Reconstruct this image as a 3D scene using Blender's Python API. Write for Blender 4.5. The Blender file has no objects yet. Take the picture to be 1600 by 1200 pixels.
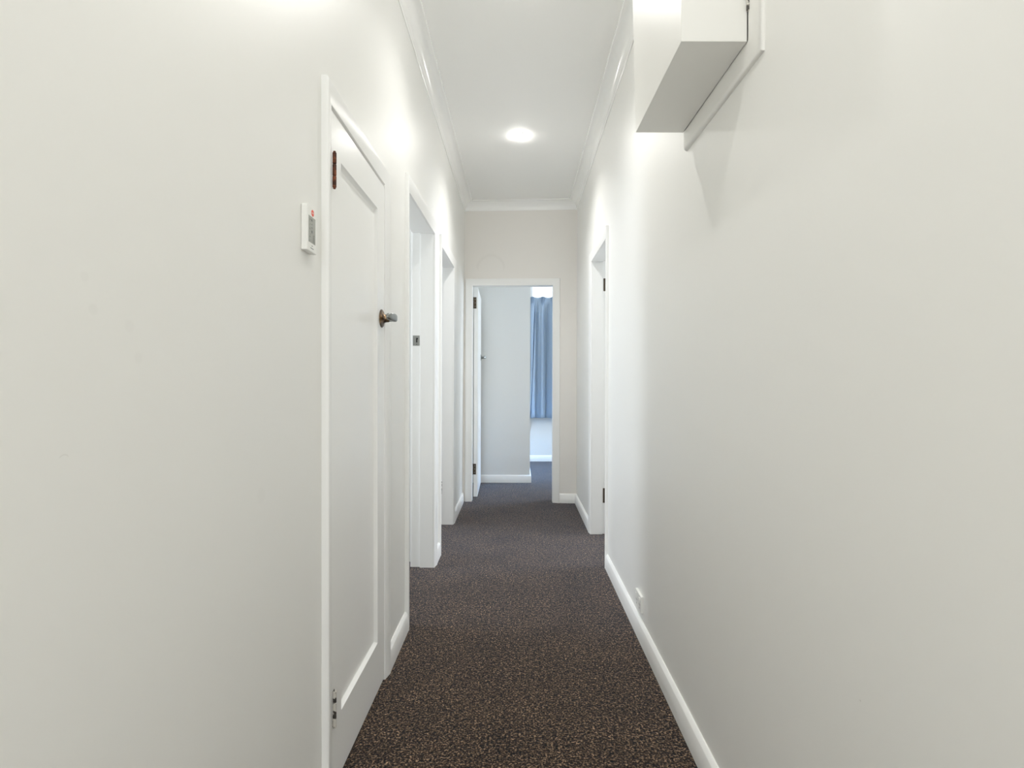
import bpy, bmesh, math, random
from mathutils import Vector

C = bpy.context.scene.collection
S = bpy.context.scene
PI = math.pi
EYE = 1.12                                   # camera height above the carpet

# ------------------------------------------------------------------ camera
cam_d = bpy.data.cameras.new('camera')
cam = bpy.data.objects.new('camera', cam_d)
C.objects.link(cam)
cam.location = (0, 0, EYE)
cam.rotation_euler = (PI / 2, math.radians(-0.17), 0)
cam_d.sensor_width = 36
cam_d.lens = 850 / 1600 * 36
cam_d.shift_x = -11 / 1600
cam_d.shift_y = -1 / 1600
cam_d.clip_start = 0.02
S.camera = cam

# ------------------------------------------------------------------ world and view
w = bpy.data.worlds.new('world')
S.world = w
w.use_nodes = True
bg = w.node_tree.nodes['Background']
bg.inputs[0].default_value = (0.80, 0.89, 1.0, 1)
bg.inputs[1].default_value = 1.8
S.view_settings.view_transform = 'Standard'
S.view_settings.look = 'None'
S.view_settings.gamma = 1
S.view_settings.use_curve_mapping = False
S.view_settings.exposure = -0.05
S.cycles.use_denoising = True
S.cycles.max_bounces = 16
S.cycles.diffuse_bounces = 12
S.cycles.glossy_bounces = 4
S.cycles.sample_clamp_indirect = 6
S.cycles.caustics_reflective = False
S.cycles.caustics_refractive = False

LAMP_COL = (1.0, 0.985, 0.955)
DAY_COL = (0.86, 0.92, 1.0)


def area_light(name, loc, direction, sx, sy, power, col, spread=PI):
    l = bpy.data.lights.new(name, 'AREA')
    l.shape = 'RECTANGLE'
    l.size = sx
    l.size_y = sy
    l.energy = power
    l.color = col
    l.spread = spread
    o = bpy.data.objects.new(name, l)
    o.location = loc
    o.rotation_euler = Vector(direction).to_track_quat('-Z', 'Y').to_euler()
    C.objects.link(o)
    return o


# daylight just outside the windows of the side rooms and behind the bedroom curtain, then added fill lamps
area_light('daylight_west_near', (-3.42, 2.88, 1.5), (1, 0, 0), 0.85, 1.2, 44, DAY_COL)
area_light('daylight_west_far', (-3.42, 4.3, 1.5), (1, 0, 0), 1.2, 1.2, 40, DAY_COL)
area_light('daylight_east', (3.42, 3.9, 1.5), (-1, 0, 0), 1.2, 1.2, 80, DAY_COL)
area_light('daylight_bedroom', (1.1, 8.05, 1.6), (0, -1, 0), 1.5, 1.2, 330, (0.42, 0.68, 1.0))
area_light('fill_bedroom_side', (2.85, 6.6, 1.6), (-1, 0, 0), 1.2, 1.2, 80, (0.80, 0.90, 1.0))  # added fill from an unseen side, brightens the bedroom walls
area_light('fill_bedroom_floor', (2.80, 6.75, 1.95), (-2.35, 0.1, -1.95), 1.1, 0.5, 22, (0.22, 0.52, 1.0), math.radians(55))  # added blue fill aimed down at the bedroom carpet
area_light('fill_hall_back', (0.01, -2.95, 1.0), (0, 1, 0.15), 0.9, 1.6, 7, (0.97, 0.98, 1.0), math.radians(120))  # added fill behind the camera, tilted up to lift the hall ceiling


# ------------------------------------------------------------------ materials
def mat(name, col, rough=0.5, metal=0.0, spec=0.5):
    m = bpy.data.materials.new(name)
    m.use_nodes = True
    b = m.node_tree.nodes['Principled BSDF']
    b.inputs['Base Color'].default_value = (*col, 1)
    b.inputs['Roughness'].default_value = rough
    b.inputs['Metallic'].default_value = metal
    b.inputs['Specular IOR Level'].default_value = spec
    return m


def nodes(m):
    return m.node_tree.nodes, m.node_tree.links, m.node_tree.nodes['Principled BSDF']


def mixcol(n, l, fac, a, b, blend='MIX'):
    x = n.new('ShaderNodeMix')
    x.data_type = 'RGBA'
    x.blend_type = blend
    for s, v in ((x.inputs[0], fac), (x.inputs[6], a), (x.inputs[7], b)):
        if hasattr(v, 'is_output'):
            l.new(v, s)
        else:
            s.default_value = v if not isinstance(v, tuple) else (*v, 1)[:4]
    return x.outputs[2]


def add_bump(m, scale, strength, dist=0.001, detail=3):
    n, l, b = nodes(m)
    tc = n.new('ShaderNodeTexCoord')
    no = n.new('ShaderNodeTexNoise')
    no.inputs['Scale'].default_value = scale
    no.inputs['Detail'].default_value = detail
    bu = n.new('ShaderNodeBump')
    bu.inputs['Strength'].default_value = strength
    bu.inputs['Distance'].default_value = dist
    l.new(tc.outputs['Object'], no.inputs['Vector'])
    l.new(no.outputs['Fac'], bu.inputs['Height'])
    l.new(bu.outputs['Normal'], b.inputs['Normal'])
    return tc


def mathn(n, l, op, a, b=None, c=None):
    x = n.new('ShaderNodeMath')
    x.operation = op
    for i, v in enumerate((a, b, c)):
        if v is None:
            continue
        if hasattr(v, 'is_output'):
            l.new(v, x.inputs[i])
        else:
            x.inputs[i].default_value = v
    return x.outputs[0]


def wall_paint(name, col, smudges=(), scuffs=(), rough=0.42):
    """smudges: (x,y,z,radius,strength); scuffs: (x,y,z centre, ring radius, width, mask xyz, mask radius, strength)"""
    m = mat(name, col, rough)
    tc = add_bump(m, 90, 0.10, 0.0006, 4)
    n, l, b = nodes(m)
    co = tc.outputs['Object']
    big = n.new('ShaderNodeTexNoise')
    big.inputs['Scale'].default_value = 1.7
    big.inputs['Detail'].default_value = 3
    l.new(co, big.inputs['Vector'])
    k = mathn(n, l, 'MULTIPLY', mathn(n, l, 'SUBTRACT', big.outputs['Fac'], 0.5), 0.10)
    dark = None

    def dist(p):
        d = n.new('ShaderNodeVectorMath')
        d.operation = 'DISTANCE'
        l.new(co, d.inputs[0])
        d.inputs[1].default_value = p
        return d.outputs['Value']
    for (x, y, z, r, s) in smudges:
        v = mathn(n, l, 'SUBTRACT', 1.0, mathn(n, l, 'DIVIDE', dist((x, y, z)), r))
        v = mathn(n, l, 'MULTIPLY', mathn(n, l, 'MINIMUM', mathn(n, l, 'MAXIMUM', mathn(n, l, 'MULTIPLY', v, 2.5), 0.0), 1.0), s)
        dark = v if dark is None else mathn(n, l, 'ADD', dark, v)
    for (c, R, wd, mp, mr, s) in scuffs:
        v = mathn(n, l, 'ABSOLUTE', mathn(n, l, 'SUBTRACT', dist(c), R))
        v = mathn(n, l, 'MAXIMUM', mathn(n, l, 'SUBTRACT', 1.0, mathn(n, l, 'DIVIDE', v, wd)), 0.0)
        q = mathn(n, l, 'LESS_THAN', dist(mp), mr)
        v = mathn(n, l, 'MULTIPLY', mathn(n, l, 'MULTIPLY', v, q), s)
        dark = v if dark is None else mathn(n, l, 'ADD', dark, v)
    warm = tuple(a * f for a, f in zip(col, (1.0, 0.985, 0.94)))
    out = mixcol(n, l, mathn(n, l, 'ADD', k, 0.05), col, warm)
    if dark is not None:
        out = mixcol(n, l, dark, out, (0.33, 0.31, 0.27))
    l.new(out, b.inputs['Base Color'])
    return m


XL, XR = -0.520, 0.541                       # hall wall faces


def dl(d, h):
    """the left wall is not quite true: its foot wanders against its head"""
    k = 0.0095 + (min(max(d, 2.2), 5.16) - 2.2) / 2.96 * (-0.0235)
    return k * (1 - h / 2.75)


M = {}
M['wall_left'] = wall_paint('wall_paint_left', (0.83, 0.828, 0.805), smudges=[
    (-0.512, .644, 1.245, .0085, .035), (-0.512, .657, 1.208, .009, .045), (-0.512, .718, 1.194, .011, .035),
    (-0.512, .735, 1.153, .010, .035), (-0.512, 1.085, .895, .02, .03), (-0.512, .575, 1.243, .0012, .5)],
    scuffs=[((-0.512, .615, 1.030), .008, .0012, (-0.512, .615, 1.040), .008, .16)])
M['wall_right'] = wall_paint('wall_paint_right', (0.83, 0.828, 0.805), scuffs=[
    ((XR, .668, 1.03), .085, .0009, (XR, .778, .964), .024, .35)],
    smudges=[(XR, .86, .62, .002, .3)])
M['wall_end'] = wall_paint('wall_paint_end', (0.83, 0.805, 0.77), scuffs=[
    ((-0.27, 5.145, 2.20), .13, .02, (-0.27, 5.145, 2.28), .15, .06)])
M['wall_room'] = wall_paint('wall_paint_rooms', (0.76, 0.76, 0.74))
M['ceiling'] = mat('ceiling_paint', (0.92, 0.92, 0.905), 0.7)
add_bump(M['ceiling'], 60, 0.05, 0.0005)
M['cornice'] = mat('cornice_gloss', (0.92, 0.92, 0.905), 0.22)
add_bump(M['cornice'], 30, 0.05, 0.001, 1)
M['trim'] = mat('trim_gloss_white', (0.885, 0.885, 0.87), 0.32)
add_bump(M['trim'], 25, 0.12, 0.001, 2)
M['door'] = mat('door_gloss_white', (0.91, 0.91, 0.895), 0.28)
add_bump(M['door'], 18, 0.10, 0.001, 2)
M['cabinet'] = mat('cabinet_paint', (0.80, 0.795, 0.765), 0.4)
add_bump(M['cabinet'], 25, 0.10, 0.001, 2)
M['plastic'] = mat('white_plastic', (0.86, 0.86, 0.83), 0.35)
M['screen'] = mat('display_grey', (0.33, 0.335, 0.30), 0.25)
M['ink'] = mat('display_ink', (0.05, 0.055, 0.05), 0.5)
M['red'] = mat('logo_red', (0.85, 0.10, 0.05), 0.4)
M['dark'] = mat('dark_slot', (0.02, 0.02, 0.018), 0.8)
M['chrome'] = mat('worn_chrome', (0.27, 0.285, 0.28), 0.32, 1.0)
M['steel'] = mat('dull_steel', (0.33, 0.33, 0.31), 0.42, 1.0)
M['bronze'] = mat('aged_brown_hinge', (0.10, 0.075, 0.05), 0.5, 0.5)


def patina(name, c1, c2, scale, rough, metal, lo=.42, hi=.6):
    m = mat(name, c1, rough, metal)
    n, l, b = nodes(m)
    tc = add_bump(m, 300, 0.3, 0.0006)
    no = n.new('ShaderNodeTexNoise')
    no.inputs['Scale'].default_value = scale
    no.inputs['Detail'].default_value = 4
    l.new(tc.outputs['Object'], no.inputs['Vector'])
    r = n.new('ShaderNodeValToRGB')
    r.color_ramp.elements[0].position = lo
    r.color_ramp.elements[1].position = hi
    r.color_ramp.elements[0].color = (*c1, 1)
    r.color_ramp.elements[1].color = (*c2, 1)
    l.new(no.outputs['Fac'], r.inputs[0])
    l.new(r.outputs[0], b.inputs['Base Color'])
    return m


M['rust'] = patina('rusted_hinge', (0.06, 0.022, 0.012), (0.24, 0.07, 0.03), 60, 0.65, 0.3)
M['brass'] = patina('tarnished_brass', (0.13, 0.10, 0.08), (0.46, 0.30, 0.16), 45, 0.3, 1.0)
M['chipped'] = patina('chipped_paint_hinge', (0.62, 0.60, 0.55), (0.05, 0.045, 0.04), 70, 0.45, 0.1, .5, .54)

# carpet: twisted pile of dark brown and taupe yarn
m = M['carpet'] = mat('carpet_twist_pile', (0.1, 0.08, 0.06), 1.0, 0, 0.1)
n, l, b = nodes(m)
tc = n.new('ShaderNodeTexCoord')
mp = n.new('ShaderNodeMapping')
l.new(tc.outputs['Object'], mp.inputs['Vector'])
wv = n.new('ShaderNodeTexNoise')
wv.inputs['Scale'].default_value = 120
wv.inputs['Detail'].default_value = 2
l.new(mp.outputs[0], wv.inputs['Vector'])
va = n.new('ShaderNodeVectorMath'); va.operation = 'MULTIPLY_ADD'
l.new(wv.outputs['Color'], va.inputs[0]); va.inputs[1].default_value = (.008, .008, 0)
l.new(mp.outputs[0], va.inputs[2])
n1 = n.new('ShaderNodeTexNoise'); n1.inputs['Scale'].default_value = 150; n1.inputs['Detail'].default_value = 2.5
n1.inputs['Roughness'].default_value = .65
l.new(va.outputs[0], n1.inputs['Vector'])
r1 = n.new('ShaderNodeValToRGB')
cr = r1.color_ramp
cr.elements[0].position = .41; cr.elements[0].color = (.008, .005, .004, 1)
cr.elements[1].position = .61; cr.elements[1].color = (.30, .205, .130, 1)
e = cr.elements.new(.47); e.color = (.026, .016, .010, 1)
e = cr.elements.new(.56); e.color = (.100, .067, .043, 1)
l.new(n1.outputs['Fac'], r1.inputs[0])
n2 = n.new('ShaderNodeTexNoise'); n2.inputs['Scale'].default_value = 5; n2.inputs['Detail'].default_value = 4
l.new(mp.outputs[0], n2.inputs['Vector'])
n3 = n.new('ShaderNodeTexNoise'); n3.inputs['Scale'].default_value = 62; n3.inputs['Detail'].default_value = 2
l.new(va.outputs[0], n3.inputs['Vector'])
k3 = mathn(n, l, 'MAXIMUM', mathn(n, l, 'ADD', mathn(n, l, 'MULTIPLY', mathn(n, l, 'SUBTRACT', n3.outputs['Fac'], .5), 3.6), 1.0), .3)
k2 = mathn(n, l, 'MULTIPLY', k3, mathn(n, l, 'ADD', mathn(n, l, 'MULTIPLY', n2.outputs['Fac'], .9), .50))
cmb = n.new('ShaderNodeCombineColor')
for i in range(3):
    l.new(k2, cmb.inputs[i])
l.new(mixcol(n, l, 1.0, r1.outputs[0], cmb.outputs[0], 'MULTIPLY'), b.inputs['Base Color'])
bu = n.new('ShaderNodeBump'); bu.inputs['Strength'].default_value = .8; bu.inputs['Distance'].default_value = .004
l.new(n1.outputs['Fac'], bu.inputs['Height']); l.new(bu.outputs[0], b.inputs['Normal'])
b.inputs['Sheen Weight'].default_value = .25
b.inputs['Sheen Roughness'].default_value = .4
b.inputs['Sheen Tint'].default_value = (.62, .76, 1.0, 1)  # bluish sheen stands in for cool daylight on the distant carpet

# curtain cloth, lets daylight through
m = M['curtain'] = mat('blue_curtain_cloth', (0.50, 0.60, 0.70), 0.9, 0, 0.1)
n, l, b = nodes(m)
tr = n.new('ShaderNodeBsdfTranslucent'); tr.inputs[0].default_value = (0.50, 0.63, 0.79, 1)
ms = n.new('ShaderNodeMixShader'); ms.inputs[0].default_value = .45
l.new(b.outputs[0], ms.inputs[1]); l.new(tr.outputs[0], ms.inputs[2])
l.new(ms.outputs[0], n['Material Output'].inputs[0])
tc = n.new('ShaderNodeTexCoord'); no = n.new('ShaderNodeTexNoise'); no.inputs['Scale'].default_value = 400
l.new(tc.outputs['Object'], no.inputs['Vector'])
bu = n.new('ShaderNodeBump'); bu.inputs['Strength'].default_value = .2; bu.inputs['Distance'].default_value = .001
l.new(no.outputs['Fac'], bu.inputs['Height']); l.new(bu.outputs[0], b.inputs['Normal'])

m = M['lens'] = bpy.data.materials.new('downlight_lens_glow')
m.use_nodes = True
n, l, b = nodes(m)
b.inputs['Base Color'].default_value = (.9, .9, .88, 1)
b.inputs['Emission Color'].default_value = (1, .98, .94, 1)
b.inputs['Emission Strength'].default_value = 112
m = M['glass'] = mat('window_glass', (1, 1, 1), 0.02)
m.node_tree.nodes['Principled BSDF'].inputs['Transmission Weight'].default_value = 1
m.node_tree.nodes['Principled BSDF'].inputs['IOR'].default_value = 1.02


# ------------------------------------------------------------------ mesh helpers
class MB:
    def __init__(s):
        s.v, s.f = [], []

    def add(s, vs, fs):
        o = len(s.v)
        s.v += [tuple(p) for p in vs]
        s.f += [tuple(o + i for i in f) for f in fs]
        return s

    def box(s, x0, x1, y0, y1, z0, z1):
        return s.add([(x0, y0, z0), (x1, y0, z0), (x1, y1, z0), (x0, y1, z0), (x0, y0, z1), (x1, y0, z1), (x1, y1, z1), (x0, y1, z1)],
                     [(0, 3, 2, 1), (4, 5, 6, 7), (0, 1, 5, 4), (1, 2, 6, 5), (2, 3, 7, 6), (3, 0, 4, 7)])

    def sweep(s, rings, closed_section=True, caps=True, closed_path=False):
        """rings: list of sections, each a list of points of the same length"""
        k = len(rings[0])
        vs = [p for r in rings for p in r]
        fs = []
        R = len(rings)
        for i in range(R if closed_path else R - 1):
            j2 = (i + 1) % R
            for j in range(k if closed_section else k - 1):
                a, b_ = i * k + j, i * k + (j + 1) % k
                c, d = j2 * k + (j + 1) % k, j2 * k + j
                fs.append((a, b_, c, d))
        if caps and closed_section and not closed_path:
            fs.append(tuple(range(k)))
            fs.append(tuple((R - 1) * k + j for j in range(k))[::-1])
        return s.add(vs, fs)

    def build(s, name, material, parent=None, warp=False, smooth=False, bevel=0, loc=None, seg=2):
        if warp:
            s.v = [(x + dl(y, z), y, z) for x, y, z in s.v]
        me = bpy.data.meshes.new(name)
        me.from_pydata(s.v, [], s.f)
        bm = bmesh.new(); bm.from_mesh(me)
        bmesh.ops.recalc_face_normals(bm, faces=bm.faces)
        bm.to_mesh(me); bm.free()
        me.materials.append(material)
        o = bpy.data.objects.new(name, me)
        C.objects.link(o)
        if parent is not None:
            o.parent = parent
        if loc:
            o.location = loc
        if smooth:
            for p in me.polygons:
                p.use_smooth = True
            me.set_sharp_from_angle(angle=math.radians(35))
        if bevel:
            bv = o.modifiers.new('bevel', 'BEVEL')
            bv.width = bevel; bv.segments = seg; bv.limit_method = 'ANGLE'; bv.angle_limit = math.radians(40)
            for p in me.polygons:
                p.use_smooth = True
            wn = o.modifiers.new('wn', 'WEIGHTED_NORMAL'); wn.keep_sharp = True
        return o


def lathe(mb, origin, axis, prof, seg=32):
    """prof: list of (distance along axis, radius)"""
    a = Vector(axis).normalized()
    u = a.orthogonal().normalized()
    v = a.cross(u)
    o = Vector(origin)
    rings = []
    for t, r in prof:
        rings.append([o + a * t + (u * math.cos(q) + v * math.sin(q)) * max(r, 1e-5) for q in (2 * PI * i / seg for i in range(seg))])
    return mb.sweep(rings)


def struct(o):
    o['kind'] = 'structure'
    return o


def thing(o, label, cat, group=None):
    o['label'] = label
    o['category'] = cat
    if group:
        o['group'] = group
    return o


def empty(name, loc=(0, 0, 0), rz=0):
    o = bpy.data.objects.new(name, None)
    o.location = loc
    o.rotation_euler = (0, 0, rz)
    o.empty_display_size = .05
    C.objects.link(o)
    return o


# ------------------------------------------------------------------ setting: measurements
H = 2.831                                    # ceiling
WT = 0.131                                   # wall thickness
YB = -2.7                                    # hall starts behind the camera
EY0, ESL = 5.160, -0.0585                    # end wall, slightly out of square


def ey(x):
    return EY0 + ESL * (x - XL)


def PL(u, v, t):
    return (XL + t, u, v)


def PR(u, v, t):
    return (XR - t, u, v)


def PE(u, v, t):
    return (u, ey(u) - t, v)


# openings (inner faces): near, far, head near, head far
D1 = dict(a=1.4695, b=2.0540, zn=1.8700, zf=1.8690, w=.053)
D2 = dict(a=2.5210, b=3.2990, zn=EYE + .883, zf=EYE + .906, w=.066)
D3 = dict(a=3.5960, b=4.3050, zn=EYE + .903, zf=EYE + .915, w=.066)
D4 = dict(a=3.3560, b=4.0420, zn=EYE + .897, zf=EYE + .905, w=.062)
D5 = dict(a=-.4440, b=.3160, zn=EYE + .922, zf=EYE + .922, w=.066)
G = .028                                     # lining hidden in the wall


def holed_wall(name, P, u0, u1, holes, material, warp=False):
    mb = MB()

    def slab(ua, ub, va, vb, va2=None):
        va2 = va if va2 is None else va2
        q = [P(ua, va, 0), P(ub, va2, 0), P(ub, vb, 0), P(ua, vb, 0),
             P(ua, va, -WT), P(ub, va2, -WT), P(ub, vb, -WT), P(ua, vb, -WT)]
        mb.add(q, [(0, 1, 2, 3), (4, 7, 6, 5), (0, 4, 5, 1), (1, 5, 6, 2), (2, 6, 7, 3), (3, 7, 4, 0)])
    u = u0
    for D in holes:
        slab(u, D['a'] - G, 0, H)
        slab(D['a'] - G, D['b'] + G, D['zn'] + G, H, D['zf'] + G)
        u = D['b'] + G
    slab(u, u1, 0, H)
    return struct(mb.build(name, material, warp=warp))


holed_wall('wall_left', PL, YB, 5.20, [D1, D2, D3], M['wall_left'], True)
holed_wall('wall_right', PR, YB, 5.14, [D4], M['wall_right'])
holed_wall('wall_end', PE, -1.75, 2.75, [D5], M['wall_end'])

# floor and ceiling
struct(MB().box(-3.5, 3.5, YB - .3, 8.2, -.05, 0).build('floor', M['carpet']))
struct(MB().box(-3.5, 3.5, YB - .3, 8.2, H, H + .08).build('ceiling', M['ceiling']))


# ------------------------------------------------------------------ door casings
def uframe(D, P, sec, thr=0.0):
    """sweep a section of (outward offset, protrusion) round an opening"""
    A, B = D['a'], D['b']
    return MB().sweep([[P(A - s, thr, t) for s, t in sec], [P(A - s, D['zn'] + s, t) for s, t in sec],
                       [P(B + s, D['zf'] + s, t) for s, t in sec], [P(B + s, thr, t) for s, t in sec]])


def arch_sec(wd, ti=.009, to=.0185, base=0.0, sgn=1):
    s = [(0, 0), (0, ti - .003), (.001, ti - .001), (.003, ti), (wd - .007, to), (wd - .003, to - .0008), (wd - .0006, to - .004), (wd, to - .008), (wd, 0)]
    return [(a, base + sgn * t) for a, t in s]


def casing(num, D, P, warp, step=True, label=None, back=True):
    o = uframe(D, P, arch_sec(D['w'])).build('trim_%d' % num, M['trim'], warp=warp, smooth=True)
    struct(o)
    if step:
        sec = [(0, -.0005), (0, -.081), (.012, -.081), (.012, -WT), (.032, -WT), (.032, -.0005)]
    else:
        sec = [(0, -.0005), (0, -.045), (-.012, -.045), (-.012, -WT), (.032, -WT), (.032, -.0005)]
    uframe(D, P, sec).build('door_jamb', M['trim'], o, warp=warp, bevel=.0012)
    if back:
        D_ = dict(D)
        D_['a'] -= .016; D_['b'] += .016; D_['zn'] += .016; D_['zf'] += .016
        uframe(D_, P, arch_sec(.06, base=-WT - .0005, sgn=-1)).build('room_side_architrave', M['trim'], o, warp=warp, smooth=True)
    return o


t1 = casing(1, D1, PL, True, step=False, back=False)
t2 = casing(2, D2, PL, True)
t3 = casing(3, D3, PL, True)
t4 = casing(4, D4, PR, False)
t5 = casing(5, D5, PE, False)


# ------------------------------------------------------------------ skirting and cornice
SK = [(0, .0875), (.004, .0875), (.0065, .085), (.0125, .077), (.0140, .0745), (.0165, .026), (.0165, 0), (0, 0)]
COR = [(0, H), (0, 2.7485), (.0035, 2.7485), (.006, 2.752)] + \
      [(.071 - .064 * math.cos(q), 2.7575 + .064 * math.sin(q)) for q in [i * PI / 2 / 12 for i in range(13)]] + \
      [(.077, 2.823), (.0785, 2.8245), (.0785, H)]


def corner_left(t):
    x = XL + t
    return (x, ey(x) - t)


def corner_right(t):
    x = XR - t
    return (x, ey(x) - t)


def run(name, prof, P, segs, material, warp=False):
    """segs: list of (start, end); each a number or 'L' / 'R' for a mitre in that corner"""
    mb = MB()
    for sg in segs:
        rings = []
        for e_ in sg:
            if e_ == 'L':
                rings.append([(*corner_left(t), v) for t, v in prof])
            elif e_ == 'R':
                rings.append([(*corner_right(t), v) for t, v in prof])
            else:
                rings.append([P(e_, v, t) for t, v in prof])
        mb.sweep(rings)
    return struct(mb.build(name, material, warp=warp, smooth=True))


run('baseboard_left', SK, PL, [(YB, D1['a'] - D1['w']), (D1['b'] + D1['w'], D2['a'] - D2['w']), (D2['b'] + D2['w'], D3['a'] - D3['w']),
                               (D3['b'] + D3['w'], 'L')], M['trim'], True)
run('baseboard_right', SK, PR, [(YB, D4['a'] - D4['w']), (D4['b'] + D4['w'], 'R')], M['trim'])
run('baseboard_end', SK, PE, [(D5['b'] + D5['w'], 'R')], M['trim'])
run('trim_6', COR, PL, [(YB, 'L')], M['cornice'])
run('trim_7', COR, PE, [('L', 'R')], M['cornice'])
run('trim_8', COR, PR, [(YB, 'R')], M['cornice'])


# ------------------------------------------------------------------ shells of the rooms beyond
def shell(name, boxes, material=None):
    mb = MB()
    for b_ in boxes:
        mb.box(*b_)
    return struct(mb.build(name, material or M['wall_room']))


def ring_x(x0, x1, y0, y1, wy0, wy1, wz0, wz1):
    """a wall across x0..x1 with a window hole"""
    return [(x0, x1, y0, wy0, 0, H), (x0, x1, wy1, y1, 0, H), (x0, x1, wy0, wy1, 0, wz0), (x0, x1, wy0, wy1, wz1, H)]


def ring_y(y0, y1, x0, x1, wx0, wx1, wz0, wz1):
    return [(x0, wx0, y0, y1, 0, H), (wx1, x1, y0, y1, 0, H), (wx0, wx1, y0, y1, 0, wz0), (wx0, wx1, y0, y1, wz1, H)]


XLo, XRo = XL - WT - .012, XR + WT
shell('wall_west', ring_x(-3.3, -3.2, 2.3, 3.46, 2.45, 3.31, .9, 2.1) + ring_x(-3.3, -3.2, 3.46, 5.3, 3.7, 4.9, .9, 2.1) +
      [(-3.3, XLo, 2.2, 2.3, 0, H), (-3.2, XLo, 3.41, 3.50, 0, H)])
shell('wall_east', ring_x(3.2, 3.3, 2.5, 5.2, 3.3, 4.5, .9, 2.1) + [(XRo, 3.3, 2.4, 2.5, 0, H)])
# cupboard behind the panelled door
shell('wall_cupboard', [(-1.25, -1.2, 1.3, 2.19, 0, H), (-1.2, XLo, 1.3, 1.35, 0, H), (-1.2, XLo, 2.14, 2.19, 0, H)])
# hall end behind the camera; tall opening added to let fill light in
shell('wall_back', [(XL - WT, -.42, YB - .1, YB, 0, H), (.44, XR + WT, YB - .1, YB, 0, H), (-.42, .44, YB - .1, YB, 2.4, H)])
# bedroom
shell('wall_bedroom_nib', [(-1.6, .125, 6.14, 7.82, 0, H)])
shell('wall_bedroom_far', ring_y(7.82, 7.92, .125, 2.6, .16, 1.84, 1.0, 2.62))
shell('wall_bedroom_side', ring_x(2.6, 2.7, 4.9, 7.92, 6.0, 7.2, 1.0, 2.2))  # unseen window hole added for the bedroom fill lamps
shell('wall_bedroom_left', [(-.66, -.565, 5.285, 6.14, 0, H)])


def skirt_line(name, p0, p1, nrm, m0=0, m1=0):
    """straight skirting; m0/m1 = how far each end runs on per unit of protrusion"""
    a, b_ = Vector((*p0, 0)), Vector((*p1, 0))
    d = (b_ - a).normalized()
    nn = Vector((*nrm, 0))
    mb = MB()
    mb.sweep([[a - d * (m0 * t) + nn * t + Vector((0, 0, v)) for t, v in SK], [b_ + d * (m1 * t) + nn * t + Vector((0, 0, v)) for t, v in SK]])
    return struct(mb.build(name, M['trim'], smooth=True))


skirt_line('baseboard_nib_front', (-1.6, 6.14), (.125, 6.14), (0, -1), 0, 1)
skirt_line('baseboard_nib_side', (.125, 6.14), (.125, 7.82), (1, 0), 1, -1)
skirt_line('baseboard_bedroom', (.125, 7.82), (2.6, 7.82), (0, -1), -1, -1)

# bedroom window behind the curtain
mb = MB()
for bx in ((.16, .19, 7.84, 7.90, 1.0, 2.62), (1.80, 1.84, 7.84, 7.90, 1.0, 2.62), (.19, 1.80, 7.84, 7.90, 1.0, 1.05), (.19, 1.80, 7.84, 7.90, 2.57, 2.62),
           (1.08, 1.12, 7.85, 7.89, 1.05, 2.57)):
    mb.box(*bx)
w1 = struct(mb.build('window_1', M['trim']))
MB().box(.19, 1.80, 7.866, 7.870, 1.05, 2.57).build('window_pane', M['glass'], w1)


# ------------------------------------------------------------------ hardware
def hinge_knuckle(name, x, y, z0, z1, r, material, parent, leaves=3):
    mb = MB()
    n_ = leaves
    hgt = (z1 - z0) / n_
    for i in range(n_):
        a, b_ = z0 + i * hgt + .0006, z0 + (i + 1) * hgt - .0006
        lathe(mb, (x, y, a), (0, 0, 1), [(0, r * .8), (.001, r), (b_ - a - .001, r), (b_ - a, r * .8)], 16)
    lathe(mb, (x, y, z1), (0, 0, 1), [(0, r * .6), (.002, r * .75), (.0035, r * .4), (.004, 0)], 16)
    lathe(mb, (x, y, z0), (0, 0, -1), [(0, r * .6), (.002, r * .75), (.0035, r * .4), (.004, 0)], 16)
    return mb.build(name, material, parent, smooth=True)


def lever_handle(parent, x, y, z, out=1, ldir=-1, rose_mat=None, lev_mat=None):
    """round rose, neck and a lever running along y"""
    mb = MB()
    lathe(mb, (x, y, z), (out, 0, 0), [(0, .0335), (.0025, .0335), (.005, .031), (.0065, .027), (.0075, .021), (.011, .0165), (.017, .0142), (.027, .0135), (.030, .0120)], 40)
    h = mb.build('door_handle', rose_mat or M['brass'], parent, smooth=True)
    rings = []
    N = 14
    for i in range(N + 1):
        t = i / N
        yy = y - ldir * .012 + ldir * (t * .088)
        cx = x + out * (.047 + .008 * math.sin(t * PI) - .007 * t)
        hx = .0085 + .0035 * math.sin(min(t * 2.2, 1) * PI / 2) - .003 * t
        hz = .0112 + .0035 * math.sin(t * PI)
        e_ = 1 - max(0, (t - .88) / .12) ** 2 * .6
        if i == 0:
            e_ = .6
        rings.append([(cx + hx * e_ * abs(math.cos(q)) ** .75 * math.copysign(1, math.cos(q)), yy,
                       z + hz * e_ * abs(math.sin(q)) ** .6 * math.copysign(1, math.sin(q))) for q in [2 * PI * j / 20 for j in range(20)]])
    mb = MB().sweep(rings)
    lathe(mb, (x + out * .028, y, z), (out, 0, 0), [(0, .0112), (.006, .0118), (.014, .0115)], 24)
    mb.build('lever', lev_mat or M['chrome'], h, smooth=True)
    return h


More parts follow.
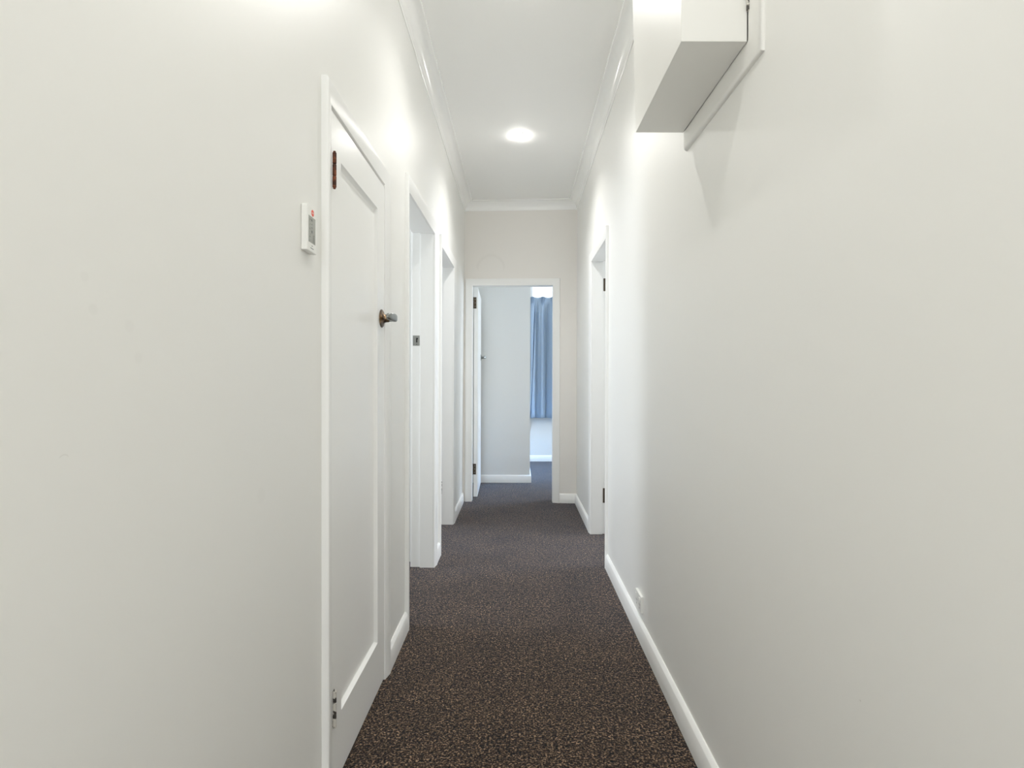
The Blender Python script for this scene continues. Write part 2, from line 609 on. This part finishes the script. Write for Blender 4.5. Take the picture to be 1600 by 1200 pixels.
# ------------------------------------------------------------------ door 1: panelled cupboard door
def panel_door():
    ya, yb, z0, z1 = D1['a'] + .003, D1['b'] - .0042, .010, 1.8605
    pa, pb, q0, q1 = 1.555, 1.955, EYE - .935, EYE + .628
    xf = XL + .006
    bw, dp = .009, .012
    P = lambda u, v, t: (xf - t, u, v)
    o_ = [(ya, z0), (yb, z0), (yb, z1), (ya, z1)]
    i1 = [(pa, q0), (pb, q0), (pb, q1), (pa, q1)]
    i2 = [(pa + bw * .25, q0 + bw * .3), (pb - bw * .25, q0 + bw * .3), (pb - bw * .25, q1 - bw * .3), (pa + bw * .25, q1 - bw * .3)]
    i3 = [(pa + bw, q0 + bw), (pb - bw, q0 + bw), (pb - bw, q1 - bw), (pa + bw, q1 - bw)]
    mb = MB()
    # stiles run full height, rails between: outer ring to panel edge, then moulding slope, then flat panel
    rings = [[P(u, v, .036) for u, v in o_], [P(u, v, 0) for u, v in o_], [P(u, v, 0) for u, v in i1], [P(u, v, dp * .45) for u, v in i2], [P(u, v, dp) for u, v in i3]]
    mb.sweep(rings, caps=False)
    k = len(mb.v)
    mb.f.append((k - 4, k - 3, k - 2, k - 1))
    mb.f.append((0, 1, 2, 3))
    d = mb.build('door_1', M['door'], warp=True, bevel=.0012)
    struct(d)
    d['label'] = 'closed white single panel cupboard door with lever handle'
    sh = dl(1.47, 1.8)
    hinge_knuckle('hinge', XL + .0155 + sh, 1.4725, EYE + .528, EYE + .624, .0052, M['rust'], d)
    sh = dl(1.47, .3)
    hinge_knuckle('hinge', XL + .0150 + sh, 1.4720, EYE - .932, EYE - .833, .0050, M['chipped'], d)
    sh = dl(2.0, 1.36)
    lever_handle(d, xf + sh, 2.010, EYE + .238)
    return d


panel_door()

# ------------------------------------------------------------------ door 2: bedroom door standing open
hx, hy = -.4475, 5.312
ang = math.atan2(6.05 - 5.31, -.4235 + .403)     # direction of the leaf in plan
dx, dy = math.cos(ang), math.sin(ang)
nx, ny = dy, -dx                                  # towards +x


def leafpt(s, t, z):
    return (-.403 + dx * s + nx * t, 5.310 + dy * s + ny * t, z)


L2, T2 = .742, .040
mb = MB()
mb.add([leafpt(s, t, z) for z in (.012, EYE + .935) for s, t in ((0, 0), (L2, 0), (L2, -T2), (0, -T2))],
       [(0, 3, 2, 1), (4, 5, 6, 7), (0, 1, 5, 4), (1, 2, 6, 5), (2, 3, 7, 6), (3, 0, 4, 7)])
d2 = struct(mb.build('door_2', M['door'], bevel=.0015))
for z0, z1 in ((EYE + .729, EYE + .839), (EYE - .890, EYE - .786)):
    mb = MB()
    # leaf let into the door edge with three screw heads, and its knuckle
    mb.box(-.4455, -.4175, 5.3060, 5.3080, z0, z1)
    o = mb.build('hinge', M['bronze'], d2, bevel=.0004)
    mb = MB()
    for zz in (z0 + .02, (z0 + z1) / 2, z1 - .02):
        lathe(mb, (-.430, 5.3062, zz), (0, -1, 0), [(0, .004), (.0008, .0036), (.001, .002)], 12)
    mb.build('screws', M['steel'], o, smooth=True)
    hinge_knuckle('hinge_pin', -.4500, 5.3000, z0, z1, .0055, M['bronze'], o, 5)
hp = leafpt(L2 - .065, 0, EYE + .283)
lever_handle(d2, hp[0], hp[1], hp[2], 1, -1, M['steel'], M['chrome'])

# ------------------------------------------------------------------ door 3: leaf of the right-hand room, swung in
yl = D4['b'] + .012
mb = MB().box(XR + WT + .004, XR + WT + .70, yl - .046, yl - .008, .012, EYE + .90)
d3 = struct(mb.build('door_3', M['door'], bevel=.0015))
for z0, z1 in ((EYE + .689, EYE + .784), (EYE - .888, EYE - .779)):
    o = MB().box(XR + .086, XR + .122, D4['b'] + .0095, D4['b'] + .0125, z0, z1).build('hinge', M['bronze'], d3, bevel=.0004)
    hinge_knuckle('hinge_pin', XR + .128, D4['b'] + .004, z0, z1, .005, M['bronze'], o, 5)

# strike plate and painted hinge on the left-hand jambs
sx = dl(3.3, 1.38)
x0, x1 = XL - .1275 + sx, XL - .0865 + sx
ys = D2['b'] + .0115
mb = MB().box(x0, x1, ys - .0015, ys, EYE + .228, EYE + .289)
sp = mb.build('strike_plate', M['steel'], t2, bevel=.0004)
mb = MB()
cx, cz = x0 + .024, EYE + .262
mb.box(cx - .004, cx + .004, ys - .0021, ys - .0012, cz - .016, cz + .008)
lathe(mb, (cx + .002, ys - .0012, cz + .008), (0, -1, 0), [(0, .006), (.0009, .006)], 16)
lathe(mb, (cx, ys - .0012, cz - .026), (0, -1, 0), [(0, .003), (.0009, .003)], 12)
mb.build('latch_hole', M['dark'], sp)
sx = dl(4.3, .3)
for zz, nm in ((EYE - .83, .3), (EYE + .66, 1.8)):
    sx = dl(4.3, nm)
    MB().box(XL - .120 + sx, XL - .083 + sx, D3['b'] + .0095, D3['b'] + .0125, zz - .05, zz + .05).build('hinge', M['chipped'] if zz < 1 else M['trim'], t3, bevel=.0004)


# ------------------------------------------------------------------ downlights
def downlight(y, label, power, first=None, x=0.0):
    o = empty('downlight', (x, y, H))
    thing(o, label, 'ceiling light', 'round downlights along the hall ceiling')
    if first is None:
        mb = MB()
        pr = [(-.0005, .050), (-.0025, .0495), (-.004, .0475), (-.004, .045), (-.003, .0415), (.0, .0415), (.0, .050)]
        seg = 48
        rings = [[(r * math.cos(2 * PI * i / seg), r * math.sin(2 * PI * i / seg), z) for z, r in pr] for i in range(seg)]
        mb.sweep(rings, closed_path=True, caps=False)
        mb.build('trim_ring', M['plastic'], o, smooth=True)
        mb = MB()
        lathe(mb, (0, 0, 0), (0, 0, -1), [(0, .0420), (.005, .0415), (.010, .0385), (.015, .031), (.018, .021), (.0195, .010), (.0200, .0)], 32)
        mb.build('lens', M['lens'], o, smooth=True)
    else:
        for ch in first.children:
            c = ch.copy(); C.objects.link(c); c.parent = o
    l_ = bpy.data.lights.new('lamp', 'SPOT')
    l_.energy = power
    l_.color = LAMP_COL
    l_.spot_size = math.radians(138)
    l_.spot_blend = 1.0
    l_.shadow_soft_size = .012
    lo = bpy.data.objects.new('lamp', l_)
    lo.location = (x, y, H - .038)
    C.objects.link(lo)
    return o


f0 = downlight(3.76, 'small glowing round downlight in the hall ceiling, nearest the end doorway', 40)
downlight(2.28, 'round ceiling downlight above the hall near the wall cabinet', 24, f0)
downlight(.68, 'round ceiling downlight right above the viewer', 16, f0)
downlight(-.9, 'round ceiling downlight behind the viewer', 72, f0)
downlight(-2.2, 'round ceiling downlight farthest behind the viewer', 30, f0)

# ------------------------------------------------------------------ wall cabinet (box cover hinged on a board frame)
cab = empty('wall_cabinet', (XR, 1.48, 1.86))
thing(cab, 'white boxed wall cabinet high on the right wall, hinged to a flat frame', 'cabinet')


def rel(pts):
    return [(x - XR, y - 1.48, z - 1.86) for x, y, z in pts]


zb_n, zb_f = EYE + .7955, EYE + .811
xo, xi = .3742, .5275
top = 2.52
mb = MB()
yn, yf = 1.2635, 1.757
xtop = .3742 - (top - zb_f) * .026
mb.add(rel([(xo, yn, zb_n), (xi, yn, zb_n), (xi, yf, zb_f), (xo, yf, zb_f), (xo, yn, top), (xi, yn, top), (xi, yf, top), (xtop, yf, top)]),
       [(0, 3, 2, 1), (4, 5, 6, 7), (0, 1, 5, 4), (1, 2, 6, 5), (2, 3, 7, 6), (3, 0, 4, 7)])
mb.build('cover', M['cabinet'], cab, bevel=.0012)
mb = MB()
fn, ff = 1.202, 1.757
secs = []
for (u, v, su, sv) in ((1.2605, zb_n + .001, -1, -1), (1.2605, top, -1, 1), (1.74, top, 1, 1), (1.74, zb_f - .001, 1, -1)):
    wn = .0585 if su < 0 else .017
    ring = []
    for s, t in ((0, 0), (0, .0125), (.80, .0125), (.93, .0095), (1, .0035), (1, 0)):
        ring.append((XR - t, u + su * s * wn, v + sv * s * (.059 if sv < 0 else .059)))
    secs.append(rel(ring))
mb.sweep(secs, closed_path=True, caps=False)
mb.build('frame', M['cabinet'], cab, smooth=True)
mb = MB()
for i in range(3):
    a = 1.9835 + i * .03
    lathe(mb, (.5275 - XR, 1.2585 - 1.48, a - 1.86), (0, 0, 1), [(0, .003), (.001, .0042), (.028, .0042), (.029, .003)], 16)
mb.build('hinge', M['chipped'], cab, smooth=True)

# ------------------------------------------------------------------ room controller on the left wall
cx0 = XL + dl(1.3, 1.48) + .0003
ctl = empty('wall_controller', (cx0, 1.312, EYE + .369))
thing(ctl, 'small white wall controller with grey display and red badge beside the panelled door', 'controller')
MB().box(0, .0150, -.0300, .0300, -.0545, .0545).build('housing', M['plastic'], ctl, bevel=.0025, seg=3)
MB().box(.0149, .0153, -.0215, .0205, -.033, .030).build('display', M['screen'], ctl)
mb = MB()
rnd = random.Random(4)
marks = [(-.002, .022, .006, .005), (-.012, .022, .003, .002), (-.001, .012, .004, .002), (-.001, .004, .005, .002), (-.001, -.006, .006, .006),
         (.010, -.018, .009, .0012), (.010, -.0215, .009, .0012), (.010, -.025, .009, .0012), (.010, -.0285, .009, .0012), (.011, -.0135, .006, .002), (-.010, -.013, .004, .001),
         (-.013, -.020, .003, .003), (-.013, .010, .0015, .003), (-.013, .000, .0015, .003), (-.012, -.028, .003, .001)]
for (a, c_, wd, hh) in marks:
    mb.box(.0152, .0155, a - wd / 2, a + wd / 2, c_ - hh / 2, c_ + hh / 2)
mb.build('display_icons', M['ink'], ctl)
mb = MB()
lathe(mb, (.0149, .003, .0405), (1, 0, 0), [(0, .0078), (.0005, .0078)], 28)
lg = mb.build('badge', M['red'], ctl)
mb = MB()
for i, a in enumerate((-.0035, -.0015, .0005, .0025, .0045)):
    mb.box(.0153, .0156, .002 + a - .0005, .002 + a + .0004, .0395, .0418 + (.0010 if i in (0, 3) else 0))
mb.box(.0153, .0156, -.0020, .0080, .0392, .0397)
mb.build('badge_lettering', M['plastic'], lg)
mb = MB()
for i, (c_, a0, a1) in enumerate(((-.0395, -.003, .005), (-.0455, -.010, .009))):
    a = a0
    while a < a1:
        mb.box(.0149, .0152, a, a + .0012, c_ - .0007, c_ + .0007)
        a += .0017
mb.build('button_captions', M['ink'], ctl)

# ------------------------------------------------------------------ power outlet on the right wall
gp = empty('power_outlet', (XR, 2.409, EYE - .960))
thing(gp, 'white double power outlet just above the right skirting', 'power outlet')
MB().box(-.0115, -.0002, -.0555, .0555, -.036, .036).build('plate', M['plastic'], gp, bevel=.002, seg=3)
for s in (-1, 1):
    MB().box(-.0150, -.0110, s * .030 - .0055, s * .030 + .0055, .012, .025).build('rocker_switch', M['plastic'], gp, bevel=.0012)
    mb = MB()
    for (a, c_) in ((-.007, .0), (.007, .0), (0, -.015)):
        mb.box(-.0118, -.0113, s * .028 + a - .0010, s * .028 + a + .0010, c_ - .0095, c_ - .0010)
    mb.build('socket_slots', M['dark'], gp)

# ------------------------------------------------------------------ curtain
rail = MB()
lathe(rail, (.15, 7.745, EYE + 1.190), (1, 0, 0), [(0, .011), (1.95, .011)], 16)
for xx in (.20, 1.1, 2.05):
    rail.box(xx - .008, xx + .008, 7.745, 7.8195, EYE + 1.183, EYE + 1.197)
ro = rail.build('curtain_rail', M['trim'], smooth=True)
thing(ro, 'white curtain rail on the bedroom wall behind the blue curtain head', 'curtain rail')
zt, zb = EYE + 1.228, EYE - .489
NX, NZ = 520, 40
x0, x1 = .150, 2.05
vs, fs = [], []
rnd = random.Random(7)
folds = [(rnd.uniform(-1, 1), rnd.uniform(.7, 1.3)) for _ in range(40)]


def drape(x, t):
    """t: 0 at the head, 1 at the hem"""
    head = math.exp(-(t / .06) ** 2)
    low = 1 - math.exp(-(t / .10) ** 2)
    a = 2 * PI * (x - .15) / .155 + .9 + .5 * math.sin(5 * x)
    b_ = 2 * PI * (x - .15) / .31 + 1.0 + .4 * t
    y = low * (.030 * math.sin(a * (1 - .05 * t)) + .020 * math.sin(b_) + .006 * math.sin(3.1 * a + 2 * t))
    # pinch pleats gathered in groups at the head
    g = (x - .185) / .150
    near = math.exp(-((g - round(g)) / .20) ** 2)
    y += head * (.012 * near * math.sin(2 * PI * (x) / .0135) + .010 * near)
    y -= .034 * math.exp(-((x - (.226 - .066 * t)) / .007) ** 2) * low
    return 7.705 - y


for j in range(NZ + 1):
    t = j / NZ
    t = t ** 1.5
    for i in range(NX + 1):
        x = x0 + (x1 - x0) * i / NX
        g = (x - .185) / .150
        near = math.exp(-((g - round(g)) / .25) ** 2)
        sag = -.016 * (1 - near) * math.exp(-(t / .04) ** 2)
        xx = x + .006 * math.sin(2 * PI * (x - .15) / .155) * t
        vs.append((xx, drape(x, t), zt + (zb - zt) * t + sag))
for j in range(NZ):
    for i in range(NX):
        a = j * (NX + 1) + i
        fs.append((a, a + 1, a + NX + 2, a + NX + 1))
mb = MB().add(vs, fs)
cu = mb.build('curtain', M['curtain'], smooth=True)
sol = cu.modifiers.new('thickness', 'SOLIDIFY')
sol.thickness = .0015
thing(cu, 'blue pleated cloth curtain hanging in the bedroom beyond the open door', 'curtain')
